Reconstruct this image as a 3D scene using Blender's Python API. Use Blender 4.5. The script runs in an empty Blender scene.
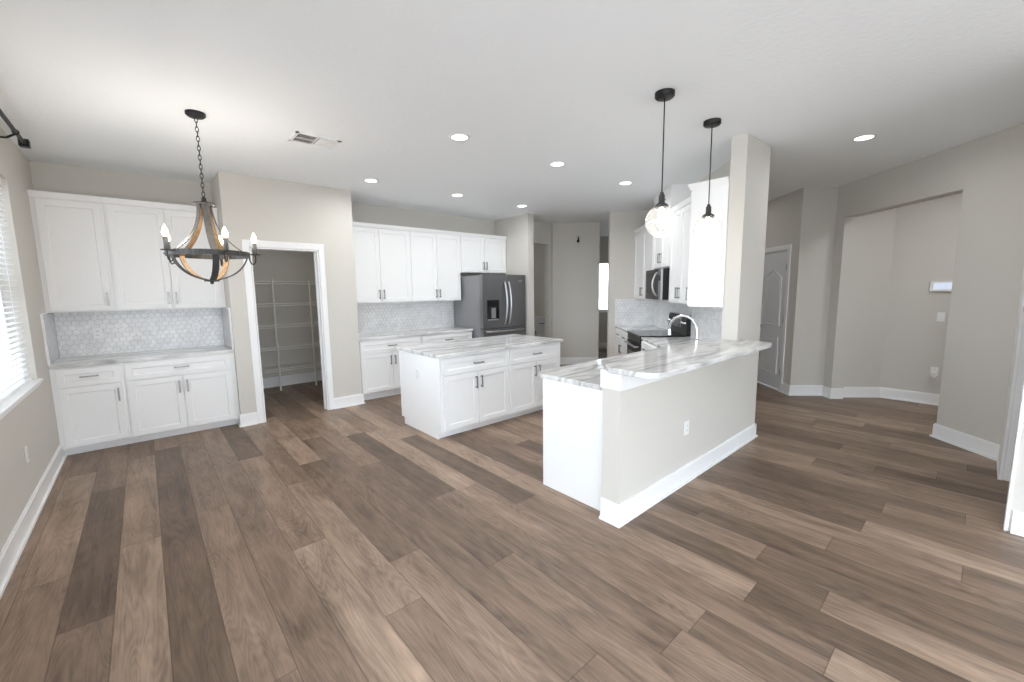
import bpy, math, random
from mathutils import Vector, Matrix

# ------------------------------------------------------------------ camera, world, exposure, daylight
S = bpy.context.scene
COL = S.collection
CEIL = 2.90
S2 = math.sqrt(2.0)
PI = math.pi

cam_data = bpy.data.cameras.new('camera')
cam_data.sensor_fit = 'HORIZONTAL'
cam_data.sensor_width = 36.0
cam_data.lens = 416.38 * 36.0 / 1024.0
cam_data.clip_start = 0.02
cam = bpy.data.objects.new('camera', cam_data)
COL.objects.link(cam)
_yaw, _pitch, _roll = 0.722249, 0.121434, 0.0128108
_f = Vector((math.sin(_yaw) * math.cos(_pitch), math.cos(_yaw) * math.cos(_pitch), -math.sin(_pitch)))
_r = Vector((math.cos(_yaw), -math.sin(_yaw), 0))
_d = _f.cross(_r)
_r2 = math.cos(_roll) * _r + math.sin(_roll) * _d
_d2 = -math.sin(_roll) * _r + math.cos(_roll) * _d
_m = Matrix((_r2, -_d2, -_f)).transposed().to_4x4()
_m.translation = Vector((0, 0, 1.56))
cam.matrix_world = _m
S.camera = cam

S.view_settings.view_transform = 'Standard'
S.view_settings.look = 'None'
S.view_settings.gamma = 1.0
S.view_settings.use_curve_mapping = False
S.view_settings.exposure = 0.13

WORLD_STRENGTH = 10.0
DOWNLIGHT_W = 7.5
FILL_ALCOVE_W = 17.0

world = bpy.data.worlds.new('sky')
S.world = world
world.use_nodes = True
_bg = world.node_tree.nodes['Background']
# bright overcast sky above the horizon, duller ground below it
_wt = world.node_tree
_tc = _wt.nodes.new('ShaderNodeTexCoord')
_sp = _wt.nodes.new('ShaderNodeSeparateXYZ')
_rp = _wt.nodes.new('ShaderNodeValToRGB')
_wt.links.new(_tc.outputs['Generated'], _sp.inputs[0])
_wt.links.new(_sp.outputs['Z'], _rp.inputs['Fac'])
_rp.color_ramp.elements[0].position = 0.0
_rp.color_ramp.elements[0].color = (0.40, 0.44, 0.48, 1)
_rp.color_ramp.elements[1].position = 0.06
_rp.color_ramp.elements[1].color = (0.795, 0.898, 1.0, 1)
_wt.links.new(_rp.outputs['Color'], _bg.inputs[0])
_bg.inputs[1].default_value = WORLD_STRENGTH

S.cycles.max_bounces = 12
S.cycles.diffuse_bounces = 6
S.cycles.transparent_max_bounces = 16
S.cycles.sample_clamp_indirect = 6.0
S.cycles.caustics_reflective = False
S.cycles.caustics_refractive = False


# ------------------------------------------------------------------ materials
def lin(c):
    return tuple((v / 12.92 if v <= 0.04045 else ((v + 0.055) / 1.055) ** 2.4) for v in c)


def srgb(r, g, b):
    return (*lin((r / 255.0, g / 255.0, b / 255.0)), 1.0)


def new_mat(name):
    m = bpy.data.materials.new(name)
    m.use_nodes = True
    nt = m.node_tree
    return m, nt, nt.nodes['Principled BSDF']


def simple(name, rgb, rough=0.5, metal=0.0, spec=0.5, bump=0.0, bscale=200.0):
    m, nt, b = new_mat(name)
    b.inputs['Base Color'].default_value = srgb(*rgb)
    b.inputs['Roughness'].default_value = rough
    b.inputs['Metallic'].default_value = metal
    b.inputs['Specular IOR Level'].default_value = spec
    n = nt.nodes.new('ShaderNodeTexNoise')
    tc = nt.nodes.new('ShaderNodeTexCoord')
    nt.links.new(tc.outputs['Object'], n.inputs['Vector'])
    n.inputs['Scale'].default_value = bscale
    if bump > 0:
        bp = nt.nodes.new('ShaderNodeBump')
        bp.inputs['Strength'].default_value = bump
        bp.inputs['Distance'].default_value = 0.004
        nt.links.new(n.outputs['Fac'], bp.inputs['Height'])
        nt.links.new(bp.outputs['Normal'], b.inputs['Normal'])
    else:
        n.inputs['Scale'].default_value = 30.0
        mr = nt.nodes.new('ShaderNodeMapRange')
        mr.inputs['To Min'].default_value = max(0.02, rough - 0.02)
        mr.inputs['To Max'].default_value = min(1.0, rough + 0.02)
        nt.links.new(n.outputs['Fac'], mr.inputs['Value'])
        nt.links.new(mr.outputs['Result'], b.inputs['Roughness'])
    return m


def emissive(name, rgb, strength):
    m, nt, b = new_mat(name)
    b.inputs['Base Color'].default_value = srgb(*rgb)
    b.inputs['Emission Color'].default_value = srgb(*rgb)
    b.inputs['Emission Strength'].default_value = strength
    return m


def thin_glass(name, haze=0.0, rim=0.5):
    m, nt, b = new_mat(name)
    nt.nodes.remove(b)
    out = nt.nodes['Material Output']
    tr = nt.nodes.new('ShaderNodeBsdfTransparent')
    gl = nt.nodes.new('ShaderNodeBsdfGlossy')
    gl.inputs['Roughness'].default_value = 0.03
    lw = nt.nodes.new('ShaderNodeLayerWeight')
    lw.inputs['Blend'].default_value = rim
    mr = nt.nodes.new('ShaderNodeMapRange')
    mr.inputs['To Min'].default_value = 0.04
    mr.inputs['To Max'].default_value = 0.6
    nt.links.new(lw.outputs['Fresnel'], mr.inputs['Value'])
    mx = nt.nodes.new('ShaderNodeMixShader')
    nt.links.new(mr.outputs['Result'], mx.inputs['Fac'])
    nt.links.new(tr.outputs[0], mx.inputs[1])
    nt.links.new(gl.outputs[0], mx.inputs[2])
    last = mx
    if haze > 0:
        tl = nt.nodes.new('ShaderNodeBsdfTranslucent')
        df = nt.nodes.new('ShaderNodeBsdfDiffuse')
        ad = nt.nodes.new('ShaderNodeMixShader')
        nt.links.new(tl.outputs[0], ad.inputs[1])
        nt.links.new(df.outputs[0], ad.inputs[2])
        m2 = nt.nodes.new('ShaderNodeMixShader')
        m2.inputs['Fac'].default_value = haze
        nt.links.new(mx.outputs[0], m2.inputs[1])
        nt.links.new(ad.outputs[0], m2.inputs[2])
        last = m2
    nt.links.new(last.outputs[0], out.inputs['Surface'])
    return m


def translucent(name, rgb, fac=0.35):
    m, nt, b = new_mat(name)
    b.inputs['Base Color'].default_value = srgb(*rgb)
    b.inputs['Roughness'].default_value = 0.5
    tl = nt.nodes.new('ShaderNodeBsdfTranslucent')
    tl.inputs['Color'].default_value = srgb(*rgb)
    mx = nt.nodes.new('ShaderNodeMixShader')
    mx.inputs['Fac'].default_value = fac
    nt.links.new(b.outputs[0], mx.inputs[1])
    nt.links.new(tl.outputs[0], mx.inputs[2])
    nt.links.new(mx.outputs[0], nt.nodes['Material Output'].inputs['Surface'])
    return m


def wood_floor():
    m, nt, b = new_mat('plank_floor')
    N, L = nt.nodes, nt.links
    tc = N.new('ShaderNodeTexCoord')
    sep = N.new('ShaderNodeSeparateXYZ')
    L.new(tc.outputs['Object'], sep.inputs[0])

    def math_(op, a, b_=None, v=None):
        n = N.new('ShaderNodeMath')
        n.operation = op
        if isinstance(a, (int, float)):
            n.inputs[0].default_value = a
        else:
            L.new(a, n.inputs[0])
        if b_ is not None:
            if isinstance(b_, (int, float)):
                n.inputs[1].default_value = b_
            else:
                L.new(b_, n.inputs[1])
        return n.outputs[0]
    W, LEN = 0.197, 1.85
    px = math_('DIVIDE', sep.outputs['X'], W)
    px = math_('ADD', px, 0.23)
    ix = math_('FLOOR', px)
    fx = math_('FRACT', px)
    wn = N.new('ShaderNodeTexWhiteNoise')
    wn.noise_dimensions = '1D'
    L.new(ix, wn.inputs['W'])
    off = math_('MULTIPLY', wn.outputs['Value'], 7.0)
    py = math_('DIVIDE', sep.outputs['Y'], LEN)
    py = math_('ADD', py, off)
    iy = math_('FLOOR', py)
    fy = math_('FRACT', py)
    cmb = N.new('ShaderNodeCombineXYZ')
    L.new(ix, cmb.inputs[0])
    L.new(iy, cmb.inputs[1])
    wn2 = N.new('ShaderNodeTexWhiteNoise')
    wn2.noise_dimensions = '2D'
    L.new(cmb.outputs[0], wn2.inputs['Vector'])
    ramp = N.new('ShaderNodeValToRGB')
    e = ramp.color_ramp.elements
    e[0].position, e[0].color = 0.0, srgb(*FLOOR_DARK)
    e[1].position, e[1].color = 1.0, srgb(*FLOOR_LIGHT)
    for pos, c in ((0.3, FLOOR_MID1), (0.65, FLOOR_MID2)):
        k = ramp.color_ramp.elements.new(pos)
        k.color = srgb(*c)
    L.new(wn2.outputs['Value'], ramp.inputs['Fac'])
    # long grain, shifted from plank to plank
    gv = N.new('ShaderNodeCombineXYZ')
    gx = math_('MULTIPLY', sep.outputs['X'], 9.0)
    gy = math_('MULTIPLY', sep.outputs['Y'], 0.9)
    gz = math_('MULTIPLY', wn2.outputs['Value'], 40.0)
    L.new(gx, gv.inputs[0]); L.new(gy, gv.inputs[1]); L.new(gz, gv.inputs[2])
    n1 = N.new('ShaderNodeTexNoise')
    n1.inputs['Scale'].default_value = 1.6
    n1.inputs['Detail'].default_value = 6.0
    n1.inputs['Roughness'].default_value = 0.62
    n1.inputs['Distortion'].default_value = 0.9
    L.new(gv.outputs[0], n1.inputs['Vector'])
    gv2 = N.new('ShaderNodeCombineXYZ')
    gx2 = math_('MULTIPLY', sep.outputs['X'], 70.0)
    gy2 = math_('MULTIPLY', sep.outputs['Y'], 4.0)
    L.new(gx2, gv2.inputs[0]); L.new(gy2, gv2.inputs[1]); L.new(gz, gv2.inputs[2])
    n2 = N.new('ShaderNodeTexNoise')
    n2.inputs['Scale'].default_value = 2.2
    n2.inputs['Detail'].default_value = 4.0
    L.new(gv2.outputs[0], n2.inputs['Vector'])
    a1 = math_('MULTIPLY', n1.outputs['Fac'], 0.75)
    a2 = math_('MULTIPLY', n2.outputs['Fac'], 0.25)
    # fine oak figure: nested curved lines that come and go
    n3 = N.new('ShaderNodeTexNoise')
    n3.inputs['Scale'].default_value = 0.55
    n3.inputs['Detail'].default_value = 2.0
    n3.inputs['Distortion'].default_value = 0.4
    L.new(gv.outputs[0], n3.inputs['Vector'])
    fig = math_('FRACT', math_('MULTIPLY', n3.outputs['Fac'], 34.0))
    fig = math_('ABSOLUTE', math_('SUBTRACT', fig, 0.5))
    a3 = math_('MULTIPLY', fig, 0.22)
    g = math_('ADD', math_('ADD', a1, a2), a3)
    # cloudy patches inside each plank
    gv4 = N.new('ShaderNodeCombineXYZ')
    L.new(math_('MULTIPLY', sep.outputs['X'], 3.2), gv4.inputs[0])
    L.new(math_('MULTIPLY', sep.outputs['Y'], 1.1), gv4.inputs[1])
    L.new(gz, gv4.inputs[2])
    n4 = N.new('ShaderNodeTexNoise')
    n4.inputs['Scale'].default_value = 1.5
    n4.inputs['Detail'].default_value = 4.0
    n4.inputs['Roughness'].default_value = 0.6
    n4.inputs['Distortion'].default_value = 0.6
    L.new(gv4.outputs[0], n4.inputs['Vector'])
    g = math_('ADD', g, math_('MULTIPLY', math_('SUBTRACT', n4.outputs['Fac'], 0.5), 0.6))
    mr = N.new('ShaderNodeMapRange')
    mr.inputs['From Min'].default_value = 0.28
    mr.inputs['From Max'].default_value = 0.92
    mr.inputs['To Min'].default_value = 0.42
    mr.inputs['To Max'].default_value = 1.55
    L.new(g, mr.inputs['Value'])
    mix = N.new('ShaderNodeMix')
    mix.data_type = 'RGBA'
    mix.blend_type = 'MULTIPLY'
    mix.inputs[0].default_value = 1.0
    L.new(ramp.outputs['Color'], mix.inputs[6])
    L.new(mr.outputs['Result'], mix.inputs[7])
    # seams
    ex = math_('MINIMUM', fx, math_('SUBTRACT', 1.0, fx))
    ex = math_('MULTIPLY', ex, W)
    ey = math_('MINIMUM', fy, math_('SUBTRACT', 1.0, fy))
    ey = math_('MULTIPLY', ey, LEN)
    ed = math_('MINIMUM', ex, ey)
    sm = N.new('ShaderNodeMapRange')
    sm.inputs['From Min'].default_value = 0.0008
    sm.inputs['From Max'].default_value = 0.003
    sm.inputs['To Min'].default_value = 0.55
    sm.inputs['To Max'].default_value = 1.0
    L.new(ed, sm.inputs['Value'])
    mix2 = N.new('ShaderNodeMix')
    mix2.data_type = 'RGBA'
    mix2.blend_type = 'MULTIPLY'
    mix2.inputs[0].default_value = 1.0
    L.new(mix.outputs[2], mix2.inputs[6])
    L.new(sm.outputs['Result'], mix2.inputs[7])
    L.new(mix2.outputs[2], b.inputs['Base Color'])
    rr = N.new('ShaderNodeMapRange')
    rr.inputs['To Min'].default_value = 0.30
    rr.inputs['To Max'].default_value = 0.46
    L.new(n1.outputs['Fac'], rr.inputs['Value'])
    L.new(rr.outputs['Result'], b.inputs['Roughness'])
    b.inputs['Specular IOR Level'].default_value = 0.22
    hb = math_('ADD', math_('MULTIPLY', g, 0.25), sm.outputs['Result'])
    bp = N.new('ShaderNodeBump')
    bp.inputs['Strength'].default_value = 0.35
    bp.inputs['Distance'].default_value = 0.0015
    L.new(hb, bp.inputs['Height'])
    L.new(bp.outputs['Normal'], b.inputs['Normal'])
    return m


FLOOR_DARK = (112, 94, 80)
FLOOR_MID1 = (129, 109, 94)
FLOOR_MID2 = (146, 124, 107)
FLOOR_LIGHT = (166, 143, 124)


def marble():
    m, nt, b = new_mat('grey_veined_stone')
    N, L = nt.nodes, nt.links
    tc = N.new('ShaderNodeTexCoord')
    mp = N.new('ShaderNodeMapping')
    mp.inputs['Scale'].default_value = (0.55, 2.4, 2.4)
    mp.inputs['Rotation'].default_value = (0, 0, 0.22)
    L.new(tc.outputs['Object'], mp.inputs['Vector'])
    n0 = N.new('ShaderNodeTexNoise')
    n0.inputs['Scale'].default_value = 1.5
    n0.inputs['Detail'].default_value = 5.0
    L.new(mp.outputs[0], n0.inputs['Vector'])
    n1 = N.new('ShaderNodeTexNoise')
    n1.inputs['Scale'].default_value = 2.1
    n1.inputs['Detail'].default_value = 8.0
    n1.inputs['Roughness'].default_value = 0.62
    n1.inputs['Distortion'].default_value = 2.0
    L.new(mp.outputs[0], n1.inputs['Vector'])
    r1 = N.new('ShaderNodeValToRGB')
    e = r1.color_ramp.elements
    e[0].position, e[0].color = 0.30, srgb(172, 171, 171)
    e[1].position, e[1].color = 0.66, srgb(238, 237, 236)
    k = e.new(0.43); k.color = srgb(205, 204, 203)
    k = e.new(0.53); k.color = srgb(226, 225, 223)
    L.new(n1.outputs['Fac'], r1.inputs['Fac'])
    wv = N.new('ShaderNodeTexWave')
    wv.bands_direction = 'Y'
    wv.inputs['Scale'].default_value = 0.5
    wv.inputs['Distortion'].default_value = 14.0
    wv.inputs['Detail'].default_value = 4.0
    wv.inputs['Detail Scale'].default_value = 1.3
    L.new(mp.outputs[0], wv.inputs['Vector'])
    r2 = N.new('ShaderNodeValToRGB')
    e = r2.color_ramp.elements
    e[0].position, e[0].color = 0.0, srgb(150, 149, 149)
    e[1].position, e[1].color = 0.10, (1, 1, 1, 1)
    L.new(wv.outputs['Color'], r2.inputs['Fac'])
    mx = N.new('ShaderNodeMix')
    mx.data_type = 'RGBA'
    mx.blend_type = 'MULTIPLY'
    L.new(n0.outputs['Fac'], mx.inputs[0])
    L.new(r1.outputs['Color'], mx.inputs[6])
    L.new(r2.outputs['Color'], mx.inputs[7])
    L.new(mx.outputs[2], b.inputs['Base Color'])
    b.inputs['Roughness'].default_value = 0.09
    b.inputs['Specular IOR Level'].default_value = 0.5
    return m


def tile_mat(name, lo, hi):
    m, nt, b = new_mat(name)
    N, L = nt.nodes, nt.links
    tc = N.new('ShaderNodeTexCoord')
    n1 = N.new('ShaderNodeTexNoise')
    n1.inputs['Scale'].default_value = 9.0
    n1.inputs['Detail'].default_value = 6.0
    n1.inputs['Distortion'].default_value = 1.0
    L.new(tc.outputs['Object'], n1.inputs['Vector'])
    r = N.new('ShaderNodeValToRGB')
    e = r.color_ramp.elements
    e[0].position, e[0].color = 0.3, srgb(*lo)
    e[1].position, e[1].color = 0.65, srgb(*hi)
    L.new(n1.outputs['Fac'], r.inputs['Fac'])
    L.new(r.outputs['Color'], b.inputs['Base Color'])
    b.inputs['Roughness'].default_value = 0.22
    return m


def brushed(name, rgb, rough=0.32):
    m, nt, b = new_mat(name)
    N, L = nt.nodes, nt.links
    b.inputs['Base Color'].default_value = srgb(*rgb)
    b.inputs['Metallic'].default_value = 1.0
    tc = N.new('ShaderNodeTexCoord')
    mp = N.new('ShaderNodeMapping')
    mp.inputs['Scale'].default_value = (2.0, 2.0, 260.0)
    L.new(tc.outputs['Object'], mp.inputs['Vector'])
    n1 = N.new('ShaderNodeTexNoise')
    n1.inputs['Scale'].default_value = 3.0
    L.new(mp.outputs[0], n1.inputs['Vector'])
    mr = N.new('ShaderNodeMapRange')
    mr.inputs['To Min'].default_value = rough - 0.05
    mr.inputs['To Max'].default_value = rough + 0.08
    L.new(n1.outputs['Fac'], mr.inputs['Value'])
    L.new(mr.outputs['Result'], b.inputs['Roughness'])
    return m


def streaky(name, lo, hi, rough=0.5, sc=(40, 40, 3)):
    m, nt, b = new_mat(name)
    N, L = nt.nodes, nt.links
    tc = N.new('ShaderNodeTexCoord')
    mp = N.new('ShaderNodeMapping')
    mp.inputs['Scale'].default_value = sc
    L.new(tc.outputs['Object'], mp.inputs['Vector'])
    n1 = N.new('ShaderNodeTexNoise')
    n1.inputs['Scale'].default_value = 2.0
    n1.inputs['Detail'].default_value = 5.0
    L.new(mp.outputs[0], n1.inputs['Vector'])
    r = N.new('ShaderNodeValToRGB')
    e = r.color_ramp.elements
    e[0].position, e[0].color = 0.32, srgb(*lo)
    e[1].position, e[1].color = 0.68, srgb(*hi)
    L.new(n1.outputs['Fac'], r.inputs['Fac'])
    L.new(r.outputs['Color'], b.inputs['Base Color'])
    b.inputs['Roughness'].default_value = rough
    return m


M = {
    'wall': simple('warm_grey_wall_paint', (212, 208, 201), 0.75, 0, 0.25, 0.12, 260),
    'ceil': simple('textured_ceiling_paint', (246, 249, 251), 0.9, 0, 0.1, 0.6, 32),
    'trim': simple('white_trim_paint', (243, 243, 243), 0.4, 0, 0.4),
    'cab': simple('white_cabinet_paint', (245, 245, 245), 0.42, 0, 0.4),
    'floor': wood_floor(),
    'stone': marble(),
    'tile': tile_mat('pale_hexagon_tile', (226, 226, 227), (246, 246, 246)),
    'grout': simple('grey_grout', (200, 200, 201), 0.9, 0, 0.1),
    'slab': tile_mat('plain_side_slab', (190, 190, 192), (206, 206, 208)),
    'nickel': simple('dark_satin_nickel', (150, 149, 147), 0.32, 1.0),
    'chrome': simple('polished_chrome', (225, 225, 226), 0.1, 1.0),
    'steel': brushed('brushed_steel', (196, 196, 198)),
    'slate': brushed('dark_slate_steel', (138, 138, 140), 0.36),
    'slate_side': simple('grey_enamel_side', (138, 138, 140), 0.42, 0.0, 0.5),
    'dark_steel': brushed('dark_microwave_steel', (84, 84, 86), 0.3),
    'black_glass': simple('black_glass', (14, 14, 15), 0.06, 0, 0.5),
    'black': simple('black_metal', (26, 26, 27), 0.42, 0.3),
    'black_plastic': simple('black_plastic', (30, 30, 31), 0.35),
    'white_plastic': simple('white_plastic', (238, 238, 237), 0.35),
    'wire': simple('white_coated_wire', (232, 230, 226), 0.4),
    'door': simple('white_door_paint', (232, 233, 236), 0.4),
    'iron': streaky('weathered_grey_metal', (52, 51, 50), (78, 76, 74), 0.55),
    'wood': streaky('tan_washed_wood', (146, 116, 82), (194, 162, 122), 0.6),
    'candle': streaky('grey_candle_sleeve', (86, 85, 83), (122, 120, 118), 0.6),
    'bulb': emissive('lit_warm_bulb', (255, 214, 160), 14.0),
    'bulb_pend': emissive('lit_white_bulb', (255, 246, 232), 26.0),
    'lens': emissive('lit_downlight_lens', (255, 252, 246), 6.0),
    'screen': emissive('backlit_panel_screen', (205, 215, 235), 0.55),
    'glass': thin_glass('clear_globe_glass', 0.10),
    'pane': thin_glass('window_pane_glass'),
    'blind': translucent('white_blind_slat', (246, 246, 246)),
    'brown_dot': simple('dull_red_plastic', (176, 160, 152), 0.6),
    'vent_dark': simple('dark_duct', (58, 58, 58), 0.9),
    'laundry': simple('pale_grey_laundry_paint', (226, 226, 228), 0.5),
}


# ------------------------------------------------------------------ mesh helpers
class MB:
    def __init__(self):
        self.v, self.f, self.mi, self.mats, self.sm = [], [], [], [], []

    def _m(self, mat):
        if mat not in self.mats:
            self.mats.append(mat)
        return self.mats.index(mat)

    def add(self, verts, faces, mat=None, smooth=False):
        o = len(self.v)
        self.v += [tuple(p) for p in verts]
        k = self._m(mat) if mat else 0
        for f in faces:
            self.f.append(tuple(i + o for i in f))
            self.mi.append(k)
            self.sm.append(smooth)
        return self

    def box(self, x0, x1, y0, y1, z0, z1, mat=None):
        x0, x1 = min(x0, x1), max(x0, x1)
        y0, y1 = min(y0, y1), max(y0, y1)
        z0, z1 = min(z0, z1), max(z0, z1)
        v = [(x0, y0, z0), (x1, y0, z0), (x1, y1, z0), (x0, y1, z0), (x0, y0, z1), (x1, y0, z1), (x1, y1, z1), (x0, y1, z1)]
        return self.add(v, [(3, 2, 1, 0), (4, 5, 6, 7), (0, 1, 5, 4), (1, 2, 6, 5), (2, 3, 7, 6), (3, 0, 4, 7)], mat)

    def prism(self, poly, z0, z1, mat=None):
        a = sum(poly[i][0] * poly[(i + 1) % len(poly)][1] - poly[(i + 1) % len(poly)][0] * poly[i][1] for i in range(len(poly)))
        if a < 0:
            poly = poly[::-1]
        n = len(poly)
        v = [(p[0], p[1], z0) for p in poly] + [(p[0], p[1], z1) for p in poly]
        f = [tuple(range(n))[::-1], tuple(range(n, 2 * n))]
        f += [(i, (i + 1) % n, n + (i + 1) % n, n + i) for i in range(n)]
        return self.add(v, f, mat)

    def xprism(self, poly, x0, x1, mat=None):
        """polygon in (y,z), extruded along x"""
        n = len(poly)
        a = sum(poly[i][0] * poly[(i + 1) % n][1] - poly[(i + 1) % n][0] * poly[i][1] for i in range(n))
        if a < 0:
            poly = poly[::-1]
        v = [(x0, p[0], p[1]) for p in poly] + [(x1, p[0], p[1]) for p in poly]
        f = [tuple(range(n))[::-1], tuple(range(n, 2 * n))]
        f += [(i, (i + 1) % n, n + (i + 1) % n, n + i) for i in range(n)]
        return self.add(v, f, mat)

    def yprism(self, poly, y0, y1, mat=None):
        """polygon in (x,z), extruded along y"""
        n = len(poly)
        a = sum(poly[i][0] * poly[(i + 1) % n][1] - poly[(i + 1) % n][0] * poly[i][1] for i in range(n))
        if a > 0:
            poly = poly[::-1]
        v = [(p[0], y0, p[1]) for p in poly] + [(p[0], y1, p[1]) for p in poly]
        f = [tuple(range(n))[::-1], tuple(range(n, 2 * n))]
        f += [(i, (i + 1) % n, n + (i + 1) % n, n + i) for i in range(n)]
        return self.add(v, f, mat)

    def tube(self, path, r, seg=10, mat=None, closed=False, caps=True):
        path = [Vector(p) for p in path]
        n = len(path)
        rad = r if isinstance(r, (list, tuple)) else [r] * n
        rings = []
        nrm = None
        for i, p in enumerate(path):
            if closed:
                t = path[(i + 1) % n] - path[i - 1]
            else:
                t = path[min(i + 1, n - 1)] - path[max(i - 1, 0)]
            t.normalize()
            if nrm is None:
                ref = Vector((0, 0, 1)) if abs(t.z) < 0.9 else Vector((1, 0, 0))
                nrm = t.cross(ref).normalized()
            nrm = (nrm - t * nrm.dot(t)).normalized()
            bn = t.cross(nrm)
            rings.append([p + rad[i] * (math.cos(2 * PI * k / seg) * nrm + math.sin(2 * PI * k / seg) * bn) for k in range(seg)])
        v = [q for rg in rings for q in rg]
        f = []
        m = n if closed else n - 1
        for i in range(m):
            a, b = i * seg, ((i + 1) % n) * seg
            for k in range(seg):
                f.append((a + k, a + (k + 1) % seg, b + (k + 1) % seg, b + k))
        self.add(v, f, mat, True)
        if caps and not closed:
            self.add(rings[0], [tuple(range(seg))[::-1]], mat)
            self.add(rings[-1], [tuple(range(seg))], mat)
        return self

    def lathe(self, prof, c=(0, 0, 0), seg=24, mat=None, smooth=True, axis='z'):
        """profile of (r,z) going up; axis z (or y: turned to point along -y)"""
        v, f = [], []
        n = len(prof)
        for k in range(seg):
            a = 2 * PI * k / seg
            for r, z in prof:
                if axis == 'z':
                    v.append((c[0] + r * math.cos(a), c[1] + r * math.sin(a), c[2] + z))
                else:
                    v.append((c[0] + r * math.cos(a), c[1] - z, c[2] + r * math.sin(a)))
        for k in range(seg):
            a, b = k * n, ((k + 1) % seg) * n
            for i in range(n - 1):
                f.append((a + i, b + i, b + i + 1, a + i + 1))
        self.add(v, f, mat, smooth)
        return self

    def build(self, name, mat=None, parent=None, bevel=0.0, segs=2, loc=None, rotz=0.0, solid=0.0):
        me = bpy.data.meshes.new(name)
        me.from_pydata(self.v, [], self.f)
        mats = [m for m in self.mats if m]
        if mats:
            for m in mats:
                me.materials.append(M[m])
            me.polygons.foreach_set('material_index', self.mi)
        else:
            me.materials.append(M[mat])
        me.polygons.foreach_set('use_smooth', self.sm)
        me.update()
        o = bpy.data.objects.new(name, me)
        COL.objects.link(o)
        if parent is not None:
            o.parent = parent
        if loc is not None:
            o.location = loc
        if rotz:
            o.rotation_euler = (0, 0, rotz)
        if solid:
            md = o.modifiers.new('solid', 'SOLIDIFY')
            md.thickness = solid
        if bevel > 0:
            md = o.modifiers.new('bevel', 'BEVEL')
            md.width = bevel
            md.segments = segs
            md.limit_method = 'ANGLE'
            md.angle_limit = math.radians(40)
        return o


def tag(o, label, cat, group=None):
    o['label'] = label
    o['category'] = cat
    if group:
        o['group'] = group
    return o


def thing(name, label, cat, loc=(0, 0, 0), rotz=0.0, group=None):
    o = bpy.data.objects.new(name, None)
    o.empty_display_size = 0.1
    COL.objects.link(o)
    o.location = loc
    o.rotation_euler = (0, 0, rotz)
    return tag(o, label, cat, group)


def struct(name, mb, mat, parent=None, bevel=0.0):
    o = mb.build(name, mat, parent, bevel)
    if parent is None:
        o['kind'] = 'structure'
    return o


def P(c, u):
    """point at diagonal coordinates: c = x - y across the 45 degree walls, u = distance along them"""
    return ((u * S2 + c) / 2.0, (u * S2 - c) / 2.0)


def diag(c0, c1, u0, u1):
    return [P(c0, u0), P(c1, u0), P(c1, u1), P(c0, u1)]


# ------------------------------------------------------------------ floor, ceiling, walls
struct('floor', MB().box(-0.9, 10.2, -4.6, 8.6, -0.08, 0.0), 'floor')
struct('ceiling', MB().box(-0.9, 10.2, -4.6, 8.6, CEIL, CEIL + 0.1), 'ceil')

WY0, WY1, WZ0, WZ1 = 2.25, 5.215, 0.865, 2.49        # window in the left wall
SY, SZ = 0.7, 2.3                                     # glass doors in the left wall, out of view
w = MB()
w.box(-0.90, -0.72, -4.6, -2.4, 0, CEIL)
w.box(-0.90, -0.72, SY, WY0, 0, CEIL)
w.box(-0.90, -0.72, -2.4, SY, SZ, CEIL)
w.box(-0.90, -0.72, WY1, 6.5, 0, CEIL)
w.box(-0.90, -0.72, WY0, WY1, 0, WZ0)
w.box(-0.90, -0.72, WY0, WY1, WZ1, CEIL)
struct('wall_left', w, 'wall')
RX0, RX1, RZ0, RZ1 = -0.7, 2.8, 0.2, 2.5              # rear window, behind the camera
w = MB()
w.box(-0.90, RX0, -4.72, -4.6, 0, CEIL)
w.box(RX1, 4.11, -4.72, -4.6, 0, CEIL)
w.box(RX0, RX1, -4.72, -4.6, RZ1, CEIL)
w.box(RX0, RX1, -4.72, -4.6, 0, RZ0)
struct('wall_rear', w, 'wall')
struct('wall_niche', MB().box(-0.72, 0.75, 6.40, 6.5, 0, CEIL), 'wall')

PX0, PX1, PZ = 0.985, 1.737, 2.095                     # pantry doorway
w = MB()
w.box(0.75, PX0, 5.70, 5.82, 0, CEIL)
w.box(PX1, 2.20, 5.70, 5.82, 0, CEIL)
w.box(PX0, PX1, 5.70, 5.82, PZ, CEIL)
w.box(0.75, 0.87, 5.82, 7.9, 0, CEIL)
w.box(2.08, 2.20, 5.82, 6.5, 0, CEIL)
w.box(0.87, 3.4, 7.79, 7.9, 0, CEIL)
w.box(3.3, 3.4, 6.5, 7.79, 0, CEIL)
struct('wall_pantry', w, 'wall')
w = MB()
w.box(2.20, 5.37, 6.40, 6.5, 0, CEIL)
struct('wall_back', w, 'wall')
struct('wall_fridge', MB().box(5.225, 5.37, 5.47, 6.40, 0, CEIL), 'wall')
# hall beyond the fridge: straight wall with an opening, then the angled wall
w = MB()
w.box(5.37, 5.45, 5.95, 6.07, 0, CEIL)
w.box(5.45, 6.26, 5.95, 6.07, 2.47, CEIL)
w.prism([(6.26, 5.95), (6.36, 5.95), (6.45, 6.07), (6.26, 6.07)], 0, CEIL)
w.box(5.37, 5.45, 6.07, 8.2, 0, CEIL)
w.box(7.2, 7.3, 6.0, 8.2, 0, CEIL)
w.box(5.37, 7.3, 8.1, 8.2, 0, CEIL)
struct('wall_laundry', w, 'wall')
struct('wall_hall', MB().prism(diag(0.42, 1.774, 8.697, 8.82), 0, CEIL), 'wall')
w = MB()
w.prism(diag(1.60, 1.774, 8.82, 11.1), 0, CEIL)
w.prism(diag(3.40, 3.55, 7.65, 11.1), 0, CEIL)
struct('wall_corridor', w, 'wall')
FC0, FC1, FZ0, FZ1 = 2.18, 3.10, 0.98, 2.26
w = MB()
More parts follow.
